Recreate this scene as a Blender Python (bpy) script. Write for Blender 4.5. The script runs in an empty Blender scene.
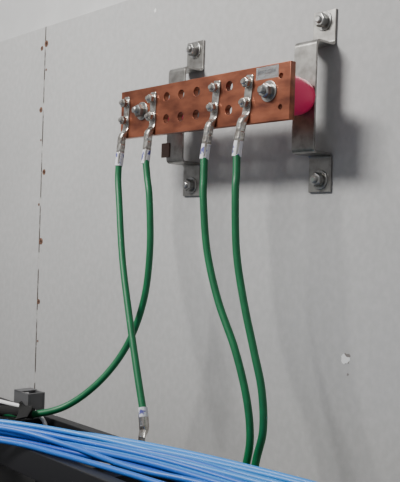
import bpy, bmesh, math, random
from mathutils import Vector, Matrix
I=0.0254; ZO=63.0   # inches -> metres, eye height 63 in
random.seed(11)
COL=bpy.context.scene.collection
def V(x,y,z): return Vector((x*I,y*I,(z+ZO)*I))

# ---------------- materials ----------------
def mat(name,col,rough=.5,metal=0,noise=None,bump=None,col2=None,scale=60,stretch=(1,1,1),spec=.5,big=None):
    m=bpy.data.materials.new(name); m.use_nodes=True; nt=m.node_tree; b=nt.nodes['Principled BSDF']
    b.inputs['Base Color'].default_value=(*col,1); b.inputs['Roughness'].default_value=rough
    b.inputs['Metallic'].default_value=metal; b.inputs['Specular IOR Level'].default_value=spec
    if col2 or bump:
        tc=nt.nodes.new('ShaderNodeTexCoord'); mp=nt.nodes.new('ShaderNodeMapping')
        mp.inputs['Scale'].default_value=stretch
        nt.links.new(tc.outputs['Object'],mp.inputs['Vector'])
        n=nt.nodes.new('ShaderNodeTexNoise'); n.inputs['Scale'].default_value=scale; n.inputs['Detail'].default_value=6
        nt.links.new(mp.outputs[0],n.inputs['Vector'])
        if col2:
            r=nt.nodes.new('ShaderNodeValToRGB'); lo,hi=noise or (.4,.65)
            r.color_ramp.elements[0].position=lo; r.color_ramp.elements[1].position=hi
            r.color_ramp.elements[0].color=(*col,1); r.color_ramp.elements[1].color=(*col2,1)
            nt.links.new(n.outputs['Fac'],r.inputs['Fac']); last=r.outputs['Color']
            if big:
                n2=nt.nodes.new('ShaderNodeTexNoise'); n2.inputs['Scale'].default_value=big[0]; n2.inputs['Detail'].default_value=3
                nt.links.new(tc.outputs['Object'],n2.inputs['Vector'])
                mr=nt.nodes.new('ShaderNodeMapRange'); mr.inputs[1].default_value=.3; mr.inputs[2].default_value=.7; mr.inputs[3].default_value=big[1]; mr.inputs[4].default_value=1
                nt.links.new(n2.outputs['Fac'],mr.inputs[0])
                mx=nt.nodes.new('ShaderNodeVectorMath'); mx.operation='SCALE'
                nt.links.new(last,mx.inputs[0]); nt.links.new(mr.outputs[0],mx.inputs['Scale']); last=mx.outputs[0]
            nt.links.new(last,b.inputs['Base Color'])
        if bump:
            bp=nt.nodes.new('ShaderNodeBump'); bp.inputs['Strength'].default_value=bump; bp.inputs['Distance'].default_value=.001
            nt.links.new(n.outputs['Fac'],bp.inputs['Height']); nt.links.new(bp.outputs[0],b.inputs['Normal'])
    return m
M_wall=mat('painted_plywood',(.452,.450,.448),.8,col2=(.490,.488,.486),scale=70,stretch=(1,1,.8),bump=.3,spec=.25,big=(3,.93))
M_wall2=mat('upper_wall_paint',(.51,.51,.51),.8,col2=(.55,.55,.55),scale=12,bump=.1)
M_seam=mat('seam_filler',(.48,.47,.46),.9,col2=(.06,.045,.035),scale=18,noise=(.42,.50))
M_rust=mat('rusty_screw',(.10,.045,.03),.7,col2=(.25,.14,.09),scale=200)
M_cop=mat('copper_bar',(.42,.145,.08),.33,.72,col2=(.17,.055,.036),scale=26,noise=(.38,.70),bump=.12,stretch=(.6,1,1.5),big=(9,.68))
M_zinc=mat('zinc_steel',(.46,.46,.45),.3,.9,col2=(.30,.29,.27),scale=90)
M_galv=mat('galvanised_strap',(.38,.37,.35),.34,.9,col2=(.26,.25,.235),scale=50)
M_tin=mat('tinned_lug',(.66,.64,.60),.25,.9,col2=(.38,.34,.30),scale=70)
M_pink=mat('pink_insulator',(.85,.015,.13),.4)
M_green=mat('green_jacket',(.002,.125,.044),.45,col2=(.003,.15,.052),scale=40)
M_blue=mat('blue_jacket',(.045,.27,.72),.4)
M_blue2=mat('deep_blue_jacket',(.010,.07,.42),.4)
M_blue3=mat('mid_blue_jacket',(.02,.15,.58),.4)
M_black=mat('black_powdercoat',(.010,.010,.012),.45)
M_velcro=mat('black_strap',(.006,.006,.006),.9)
M_white=mat('white_label',(.85,.85,.86),.6)
M_wrap=mat('wire_marker',(.70,.70,.74),.5,col2=(.09,.09,.32),scale=75,noise=(.53,.59))
M_ink=mat('black_ink',(.02,.02,.03),.6)
M_floor=mat('floor_concrete',(.22,.22,.22),.6,col2=(.26,.26,.26),scale=5)
M_grey=mat('grey_strut',(.15,.15,.155),.45,.5)
M_chip=mat('paint_chip',(.80,.80,.80),.8); M_chipd=mat('chip_dark',(.22,.20,.19),.9)

# ---------------- helpers ----------------
def empty(name,loc=(0,0,0)):
    e=bpy.data.objects.new(name,None); e.empty_display_size=.02; COL.objects.link(e); return e
def obj(name,bm,m,parent=None,bevel=0,smooth=False,seg=2):
    me=bpy.data.meshes.new(name); bmesh.ops.recalc_face_normals(bm,faces=bm.faces[:]); bm.to_mesh(me); bm.free()
    o=bpy.data.objects.new(name,me); COL.objects.link(o); me.materials.append(m)
    if smooth:
        for p in me.polygons: p.use_smooth=True
    if bevel:
        b=o.modifiers.new('bevel','BEVEL'); b.width=bevel*I; b.segments=seg; b.limit_method='ANGLE'; b.angle_limit=math.radians(40)
    if parent: o.parent=parent
    return o
def addbox(bm,x0,x1,y0,y1,z0,z1):
    vs=[bm.verts.new(V(x,y,z)) for x in(x0,x1) for y in(y0,y1) for z in(z0,z1)]
    for f in((0,1,3,2),(4,6,7,5),(0,4,5,1),(2,3,7,6),(0,2,6,4),(1,5,7,3)): bm.faces.new([vs[i] for i in f])
def box(name,x0,x1,y0,y1,z0,z1,m,parent=None,bevel=0):
    bm=bmesh.new(); addbox(bm,x0,x1,y0,y1,z0,z1); return obj(name,bm,m,parent,bevel)
def lathe(bm,cx,cz,prof,seg=32,ang=0,cap=True):
    rings=[]
    for y,r in prof:
        rings.append([bm.verts.new(V(cx+r*math.cos(ang+2*math.pi*k/seg),y,cz+r*math.sin(ang+2*math.pi*k/seg))) for k in range(seg)])
    for a,b in zip(rings,rings[1:]):
        for k in range(seg): bm.faces.new((a[k],a[(k+1)%seg],b[(k+1)%seg],b[k]))
    if cap: bm.faces.new(rings[0]); bm.faces.new(rings[-1][::-1])
def washer(name,cx,cz,y,r,t,m,parent,ri=.12):
    bm=bmesh.new(); lathe(bm,cx,cz,[(y,r),(y-t,r)],32); return obj(name,bm,m,parent,bevel=.03)
def hexnut(name,cx,cz,y,r,t,m,parent,ang=.3):
    bm=bmesh.new(); lathe(bm,cx,cz,[(y,r),(y-t*.8,r),(y-t,r*.86)],6,ang); return obj(name,bm,m,parent,bevel=.025)
def stud(name,cx,cz,y,r,t,m,parent):
    bm=bmesh.new(); pr=[(y,r)]; n=max(3,int(t/.07))
    for k in range(n): 
        yy=y-t*(k+.5)/n; pr+= [(yy,r*.86),(y-t*(k+1)/n,r)]
    pr.append((y-t-.04,r*.75)); lathe(bm,cx,cz,pr,16); return obj(name,bm,m,parent)
def bolt(tag,cx,cz,y,k,parent,m=M_zinc,proj=.35,ang=.3,wr=.56,nt=.34):
    washer(tag+'_washer',cx,cz,y,wr*k,.08*k,m,parent)
    washer(tag+'_lock_washer',cx,cz,y-.08*k,.36*k,.08*k,m,parent)
    hexnut(tag+'_nut',cx,cz,y-.16*k,.42*k,nt*k,m,parent,ang)
    stud(tag+'_stud',cx,cz,y-(.16+nt)*k,.20*k,proj*k,m,parent)
def catmull(P,n=10):
    P=[Vector(p) for p in P]; Q=[P[0]*2-P[1]]+P+[P[-1]*2-P[-2]]; out=[]
    for i in range(1,len(Q)-2):
        a,b,c,d=Q[i-1:i+3]
        for k in range(n):
            t=k/n; out.append(.5*((2*b)+(c-a)*t+(2*a-5*b+4*c-d)*t*t+(3*b-a-3*c+d)*t**3))
    out.append(P[-1]); return out
def sweep(bm,pts,secs,seg=16,ref=Vector((1,0,0)),power=2):
    rings=[]; n=len(pts)
    for i,p in enumerate(pts):
        t=(pts[min(i+1,n-1)]-pts[max(i-1,0)]).normalized()
        u=(ref-t*ref.dot(t)).normalized(); ref=u if power==2 else ref; w=t.cross(u); a,b=secs[i]
        ring=[]
        for k in range(seg):
            an=2*math.pi*(k+.5)/seg; c,s=math.cos(an),math.sin(an)
            e=2/power if power!=2 else 1
            cc=math.copysign(abs(c)**e,c); ss=math.copysign(abs(s)**e,s)
            q=p+u*a*cc+w*b*ss; ring.append(bm.verts.new(V(*q)))
        rings.append(ring)
    for a,b in zip(rings,rings[1:]):
        for k in range(seg): bm.faces.new((a[k],a[(k+1)%seg],b[(k+1)%seg],b[k]))
    bm.faces.new(rings[0]); bm.faces.new(rings[-1][::-1])
def cable(name,P,r,m,parent=None,n=12,seg=16):
    pts=catmull(P,n); bm=bmesh.new()
    d=(pts[1]-pts[0]).normalized(); ref=Vector((1,0,0)) if abs(d.x)<.7 else Vector((0,0,1))
    sweep(bm,pts,[(r,r)]*len(pts),seg,ref); return obj(name,bm,m,parent,smooth=True)

# ---------------- room ----------------
wall=empty('wall_back')
box('plywood_right',-82.90,60,0,.75,-63,24,M_wall,wall,.05)
box('plywood_left',-150,-83.10,0,.75,-63,24,M_wall,wall,.05)
box('seam_filler',-83.10,-82.90,.02,.7,-63,24,M_seam,wall)
box('upper_wall',-150,60,.75,1.5,-63,60,M_wall2,wall)
for i,(x,z,r) in enumerate([(-82.75,22.0,.42),(-83.7,21.6,.3),(-83.5,14.5,.36),(-82.4,7.3,.36),(-82.6,-.6,.42),(-82.7,-7.5,.32),(-82.6,19,.16),(-83.3,11,.14),(-83.3,3.6,.18),(-82.6,-12,.16)]):
    bm=bmesh.new(); lathe(bm,x,z,[(0.02,r),(-.03,r*.9),(-.03,r*.45),(0.0,r*.35)],12); obj('board_screw_%d'%(i+1),bm,M_rust,wall)
def chip(name,cx,cz,r,m,seed,y=-.012,sx=1,sz=1):
    rn=random.Random(seed); bm=bmesh.new(); n=14; A=[];B=[]
    for k in range(n):
        rr=r*(.6+.6*rn.random()); a=2*math.pi*k/n
        A.append(bm.verts.new(V(cx+sx*rr*math.cos(a),y,cz+sz*rr*math.sin(a)))); B.append(bm.verts.new(V(cx+sx*rr*math.cos(a),.01,cz+sz*rr*math.sin(a))))
    bm.faces.new(A)
    for k in range(n): bm.faces.new((A[k],A[(k+1)%n],B[(k+1)%n],B[k]))
    obj(name,bm,m,wall)
chip('chip_dark_rim',-38.62,-8.40,.44,M_chipd,1,-.008); chip('chip_patch',-38.70,-8.5,.40,M_chip,2,-.016)  # dark ragged rim showing around the pale paint chip
chip('chip_small',-62.9,22.1,.2,M_chip,3); chip('chip_small_2',-38.4,-9.6,.1,M_chipd,5)
box('floor',-150,60,-160,1.5,-64,-63,M_floor)

# ---------------- copper busbar ----------------
bar=empty('grounding_busbar')
X0,X1,Z0,Z1=-59.65,-39.6,8.82,12.95; YF=-6.0; TH=.5
cu=bpy.data.curves.new('bar_plate','CURVE'); cu.dimensions='2D'; cu.fill_mode='BOTH'; cu.extrude=TH/2*I; cu.bevel_depth=.02*I; cu.offset=-.02*I; cu.resolution_u=8
def loop(pts):
    s=cu.splines.new('POLY'); s.points.add(len(pts)-1); s.use_cyclic_u=True
    for p,q in zip(s.points,pts): p.co=(q[0]*I,q[1]*I,0,1)
loop([(X0,Z0),(X1,Z0),(X1,Z1),(X0,Z1)])
def hole(x,z,r): loop([(x+r*math.cos(2*math.pi*k/28),z+r*math.sin(2*math.pi*k/28)) for k in range(28)])
for x in(-53.35,-51.5,-49.6,-45.85):
    hole(x,11.88,.38); hole(x,10.05,.38)
hole(-40.5,12.0,.2); hole(-40.5,9.75,.2)
tmp=bpy.data.objects.new('tmp',cu); COL.objects.link(tmp); dg=bpy.context.evaluated_depsgraph_get()
me=bpy.data.meshes.new_from_object(tmp.evaluated_get(dg)); bpy.data.objects.remove(tmp)
me.transform(Matrix.Translation((0,(YF+TH/2)*I,ZO*I))@Matrix.Rotation(math.pi/2,4,'X'))
me.materials.clear(); me.materials.append(M_cop)
o=bpy.data.objects.new('copper_plate',me); COL.objects.link(o); o.parent=bar
for i,x in enumerate((-56.6,-41.65)):
    bolt('mount_bolt_%d'%(i+1),x,11.0,YF,1.3,bar,proj=.25,ang=.2+i*.3,wr=.6)
def text(name,s,x,z,size,m,y,parent,rot=0):
    t=bpy.data.curves.new(name,'FONT'); t.body=s; t.size=size*I; t.extrude=.004*I; t.align_x='CENTER'; t.align_y='CENTER'; t.resolution_u=3
    tm=bpy.data.objects.new('t',t); COL.objects.link(tm); dg=bpy.context.evaluated_depsgraph_get()
    me=bpy.data.meshes.new_from_object(tm.evaluated_get(dg)); bpy.data.objects.remove(tm)
    me.transform(Matrix.Translation(V(x,y,z))@Matrix.Rotation(math.pi/2,4,'X')@Matrix.Rotation(rot,4,'Z'))
    me.materials.clear(); me.materials.append(m); o=bpy.data.objects.new(name,me); COL.objects.link(o); o.parent=parent
box('adhesive_label',-43.0,-40.75,YF-.02,YF,11.95,12.85,M_white,bar)
text('label_text','MAT.GRK',-41.87,12.45,.44,M_ink,YF-.026,bar)
text('stamped_text','1-BUS-4',-51.3,12.55,.42,M_white,YF-.01,bar)

# ---------------- standoff brackets ----------------
def bracket(cx,i):
    p=empty('standoff_bracket')
    w=1.1; t=.19; r=.32
    C=[(0,18.05),(0,15.3),(-2.1,15.3),(-2.1,6.95),(0,6.95),(0,4.05)]
    C=[Vector((a-.12,b)) for a,b in C]
    pts=[C[0]]
    for k in range(1,5):
        a=(C[k-1]-C[k]).normalized(); b=(C[k+1]-C[k]).normalized()
        ce=C[k]+a*r+b*r
        for j in range(7):
            an=j/6*math.pi/2; pts.append(ce-b*r*math.cos(an)-a*r*math.sin(an))
    pts.append(C[5])
    L=[];Rr=[]
    for k,q in enumerate(pts):
        tt=(pts[min(k+1,len(pts)-1)]-pts[max(k-1,0)]).normalized(); n=Vector((tt.y,-tt.x))*t/2; L.append(q+n); Rr.append(q-n)
    bm=bmesh.new(); n=len(pts)
    g=[[bm.verts.new(V(x,q.x,q.y)) for q in lst] for x in(cx-w,cx+w) for lst in(L,Rr)]
    for k in range(n-1):
        bm.faces.new((g[0][k],g[0][k+1],g[2][k+1],g[2][k])); bm.faces.new((g[1][k],g[3][k],g[3][k+1],g[1][k+1]))
        bm.faces.new((g[0][k],g[1][k],g[1][k+1],g[0][k+1])); bm.faces.new((g[2][k],g[2][k+1],g[3][k+1],g[3][k]))
    for k in(0,n-1): bm.faces.new((g[0][k],g[2][k],g[3][k],g[1][k]))
    obj('hat_strap',bm,M_galv,p,bevel=.03)
    bolt('upper_wall_bolt',cx,17.25,-.21,1.35,p,ang=.1+i,proj=.12); bolt('lower_wall_bolt',cx+.05,5.0,-.21,1.35,p,ang=.5+i,proj=.12)
    ins=empty('busbar_insulator')
    bm=bmesh.new(); lathe(bm,cx,11.0,[(-2.32,1.0),(-2.4,1.2),(-2.9,1.38),(-3.9,1.5),(-4.9,1.38),(-5.4,1.2),(-5.48,1.0)],40)
    obj('insulator_body',bm,M_pink,ins,smooth=True)
    bm=bmesh.new(); lathe(bm,cx,11.0,[(-1.7,.25),(-2.1,.25)],16); obj('insulator_stud',bm,M_zinc,ins)
    return p
b1=bracket(-56.6,0); b2=bracket(-41.55,1)
tag=box('inspection_tag',-58.3,-57.2,-2.42,-2.32,7.4,8.7,mat('bronze_tag',(.20,.14,.11),.5,.4),b1,.03)

# ---------------- lugs + green bonding cables ----------------
def lug(parent,x,xb,i,zb=6.5):
    st=[(12.45,.30,.055,-6.06),(12.38,.38,.06,-6.06),(9.75,.40,.06,-6.06),(9.45,.38,.12,-6.12),(9.1,.34,.28,-6.32),(8.8,.32,.32,-6.42),
        (8.5,.32,.32,-6.45),(8.42,.27,.34,-6.45),(8.25,.27,.34,-6.45),(8.17,.32,.32,-6.46),(7.8,.32,.32,-6.5),(7.72,.27,.34,-6.5),(7.55,.27,.34,-6.5),(7.47,.32,.32,-6.52),(zb,.32,.32,-6.6)]
    pts=[];secs=[]
    for z,a,b,y in st:
        f=(12.4-z)/(12.4-6.5); pts.append(Vector((x+(xb-x)*f,y,z))); secs.append((a,b))
    bm=bmesh.new(); sweep(bm,pts,secs,20,Vector((1,0,0)),3.5); obj('lug_body',bm,M_tin,parent,bevel=.02)
    bm=bmesh.new(); sweep(bm,[Vector((xb+(x-xb)*.15,-6.51,7.5)),Vector((xb,-6.61,6.35))],[(.36,.36)]*2,20); obj('wire_marker',bm,M_wrap,parent)
    for j,z in enumerate((11.85,10.35)):
        f=(12.4-z)/5.9; bolt('lug_bolt_%d'%(j+1),x+(xb-x)*f,z,-6.12,.95,parent,M_tin,proj=.2,ang=.4*i+j,wr=.46,nt=.36)
R=.29
paths=[
 (-58.75,-58.95,[(-58.95,-6.6,6.9),(-58.85,-6.7,5.2),(-58.2,-7.0,3.3),(-56.3,-7.85,-1.75),(-53.9,-8.7,-6.6),(-51.9,-9.35,-10.4),(-50.4,-9.8,-13.2),(-50.2,-9.86,-13.7)]),
 (-55.05,-55.2,[(-55.2,-6.6,6.9),(-54.75,-6.7,5.2),(-54.1,-6.9,3.3),(-53.7,-7,-.9),(-54.2,-7.1,-5.1),(-55.6,-7.6,-8.9),(-57.2,-9.1,-12.0),(-59.4,-11.0,-14.3),(-61.4,-13.2,-15.1),(-64.0,-14.65,-15.2),(-70,-15.5,-15.2)]),
 (-47.15,-47.8,[(-47.8,-6.6,6.9),(-47.55,-6.8,5),(-47.3,-7,3.2),(-46.7,-7,-.7),(-45.3,-7,-4.4),(-43.3,-7,-7.9),(-41.95,-7,-11.3),(-41.5,-7,-14.1),(-41.8,-7.1,-16.5),(-42,-7.3,-20)]),
 (-43.6,-44.2,[(-44.2,-6.6,6.9),(-43.95,-6.8,5),(-43.8,-7,3.6),(-43.5,-7,-.6),(-42.6,-7,-4.2),(-41.4,-7,-7.7),(-40.5,-7,-10.4),(-40.25,-7,-13.2),(-40.9,-7,-15.8),(-41.2,-7.3,-20)])]
for i,(x,xb,P) in enumerate(paths):
    p=empty('green_grounding_cable'); lug(p,x,xb,i); cable('green_wire',P,R,M_green,p)
    if i==0:
        bm=bmesh.new(); sweep(bm,[Vector((-50.35,-9.82,-13.3)),Vector((-50.0,-9.95,-14.4)),Vector((-49.95,-10.0,-14.7)),Vector((-49.8,-10.3,-15.1)),Vector((-49.7,-10.42,-17))],[(.34,.34),(.34,.34),(.34,.28),(.38,.1),(.38,.06)],20,power=3.5)
        obj('end_lug',bm,M_tin,p,bevel=.02)
        bm=bmesh.new(); sweep(bm,[Vector((-50.42,-9.8,-13.0)),Vector((-50.2,-9.88,-13.7))],[(.37,.37)]*2,20); obj('end_marker',bm,M_wrap,p)
    if i==1:
        bm=bmesh.new(); sweep(bm,[Vector((-61.2,-13.05,-15.0)),Vector((-62.4,-13.85,-15.02)),Vector((-63.9,-14.6,-15.05))],[(.46,.46)]*3,16); obj('hook_and_loop_strap',bm,M_velcro,p,smooth=False)
        bm=bmesh.new(); sweep(bm,catmull([(-62.4,-13.4,-14.75),(-61.5,-13.6,-14.4),(-60.6,-14.2,-14.6),(-60.0,-14.9,-15.0)],5),[(.6,.08)]*16,12,power=3); obj('strap_tail',bm,M_velcro,p)

# ---------------- ladder rack ----------------
tray=empty('cable_ladder_rack')
box('back_rail',-110,-10,-11.6,-10.6,-17.5,-15.5,M_black,tray,.06)
box('front_rail',-110,-10,-18.4,-17.4,-17.5,-15.5,M_black,tray,.06)
x=-108
k=1
while x<-12:
    box('rung_%d'%k,x,x+1.4,-17.4,-11.6,-17.0,-15.55,M_black,tray,.05); x+=9; k+=1
rack=empty('equipment_rack')
box('top_panel',-72,-47,-24,-7,-21,-19.8,M_black,rack,.05)
for j,(x,y) in enumerate([(-72,-24),(-49,-24),(-72,-9),(-49,-9)]): box('post_%d'%(j+1),x,x+2,y,y+2,-63,-21,M_black,rack,.05)
box('dark_fill_box',-71.5,-47.5,-23.5,-7.5,-60,-21.3,M_black,rack)  # black box added inside the rack to fill the depth with darkness
for j,x in enumerate((-68,-52)): box('support_bracket_%d'%(j+1),x,x+1.5,-18.2,-10.8,-19.8,-17.5,M_black,rack,.05)
st=empty('strut_fitting')
box('strut_base',-66.4,-63.9,-12.0,-10.3,-15.5,-15.3,M_grey,st,.03)
box('strut_web_1',-66.4,-63.9,-12.0,-11.8,-15.3,-13.9,M_grey,st,.03); box('strut_web_2',-66.4,-63.9,-10.5,-10.3,-15.3,-13.9,M_grey,st,.03)
box('strut_top',-66.4,-65.2,-12.0,-10.3,-14.0,-13.85,M_grey,st,.03); box('strut_end',-64.1,-63.9,-11.8,-10.5,-15.3,-13.9,M_grey,st,.03)
cable('white_patch_cable',[(-70,-13.2,-15.0),(-66,-13.0,-14.9),(-63.5,-12.7,-14.9),(-61.6,-12.3,-15.25),(-60.5,-12.1,-16.4),(-60.3,-12.1,-19)],.17,M_white)

# ---------------- blue bundle ----------------
bun=empty('blue_data_cable_bundle')
S=[((-70,-25.5),(-69,-27)),((-63,-21.0),(-62,-22.4)),((-57,-17.5),(-55.3,-18.7)),((-51.3,-13.7),(-49.8,-16.8)),((-42.5,-11.0),(-43.2,-15.8)),((-32.0,-9.5),(-37.5,-14.9)),((-22,-9.2),(-25,-13.6)),((-10,-9.4),(-10,-13.6))]
NB=9
for k in range(NB):
    P=[]
    for s,(a,b) in enumerate(S):
        t=k/(NB-1)+random.uniform(-.06,.06); wd=abs(a[1]-b[1])
        lay=min(1,max(0,(4.8-wd))*.22)
        z=-14.95+(k%3)*.15*lay*2 + random.uniform(-.08,.18) -.12*t
        P.append((a[0]+(b[0]-a[0])*t,a[1]+(b[1]-a[1])*t,z))
    cable('data_cable_%d'%(k+1),P,.205,(M_blue,M_blue,M_blue,M_blue3,M_blue,M_blue3,M_blue,M_blue3,M_blue3)[k],bun,n=12,seg=12)
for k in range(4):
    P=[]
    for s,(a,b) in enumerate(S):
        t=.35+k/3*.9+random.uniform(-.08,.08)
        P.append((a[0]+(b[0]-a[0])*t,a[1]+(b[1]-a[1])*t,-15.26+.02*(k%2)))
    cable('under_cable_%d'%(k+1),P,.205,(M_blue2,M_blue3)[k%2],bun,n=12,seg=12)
rf=Vector((.51,-.86,0))
bm=bmesh.new(); sweep(bm,[Vector((-57.6,-18.9,-14.93)),Vector((-58.2,-19.3,-14.93)),Vector((-59.0,-19.8,-14.93))],[(.95,.55)]*3,24,rf); obj('bundle_strap',bm,M_velcro,bun)

# ---------------- lights ----------------
def troffer(name,x,y,z,w,l,power):
    e=empty(name); 
    box('housing',x-w/2-1,x+w/2+1,y-l/2-1,y+l/2+1,z+5,z+8,M_white,e)
    L=bpy.data.lights.new(name+'_lamp','AREA'); L.shape='RECTANGLE'; L.size=w*I; L.size_y=l*I; L.energy=power; L.color=(1,.985,.95)
    o=bpy.data.objects.new('lamp',L); COL.objects.link(o); o.location=V(x,y,z); o.parent=e
    return o
def aim(o,t):
    d=V(*t)-o.location; o.rotation_euler=d.to_track_quat('-Z','Y').to_euler()
k=troffer('ceiling_light',-72,-74,58,36,14,80); aim(k,(-49,0,0))
w=bpy.data.worlds.new('World'); bpy.context.scene.world=w; w.use_nodes=True
w.node_tree.nodes['Background'].inputs[0].default_value=(.90,.91,.94,1); w.node_tree.nodes['Background'].inputs[1].default_value=.33

# ---------------- camera ----------------
th=math.radians(48.2); roll=math.radians(1.8)
F=Vector((-math.sin(th),math.cos(th),0)); R0=Vector((math.cos(th),math.sin(th),0)); U0=Vector((0,0,1))
Rv=R0*math.cos(roll)+U0*math.sin(roll); U=U0*math.cos(roll)-R0*math.sin(roll)
cd=bpy.data.cameras.new('camera'); cam=bpy.data.objects.new('camera',cd); COL.objects.link(cam)
m=Matrix((Rv,U,-F)).transposed().to_4x4(); m.translation=V(0,-49.5,0); cam.matrix_world=m
cd.sensor_fit='HORIZONTAL'; cd.sensor_width=36; cd.lens=828/400*36; cd.clip_start=.05
bpy.context.scene.camera=cam
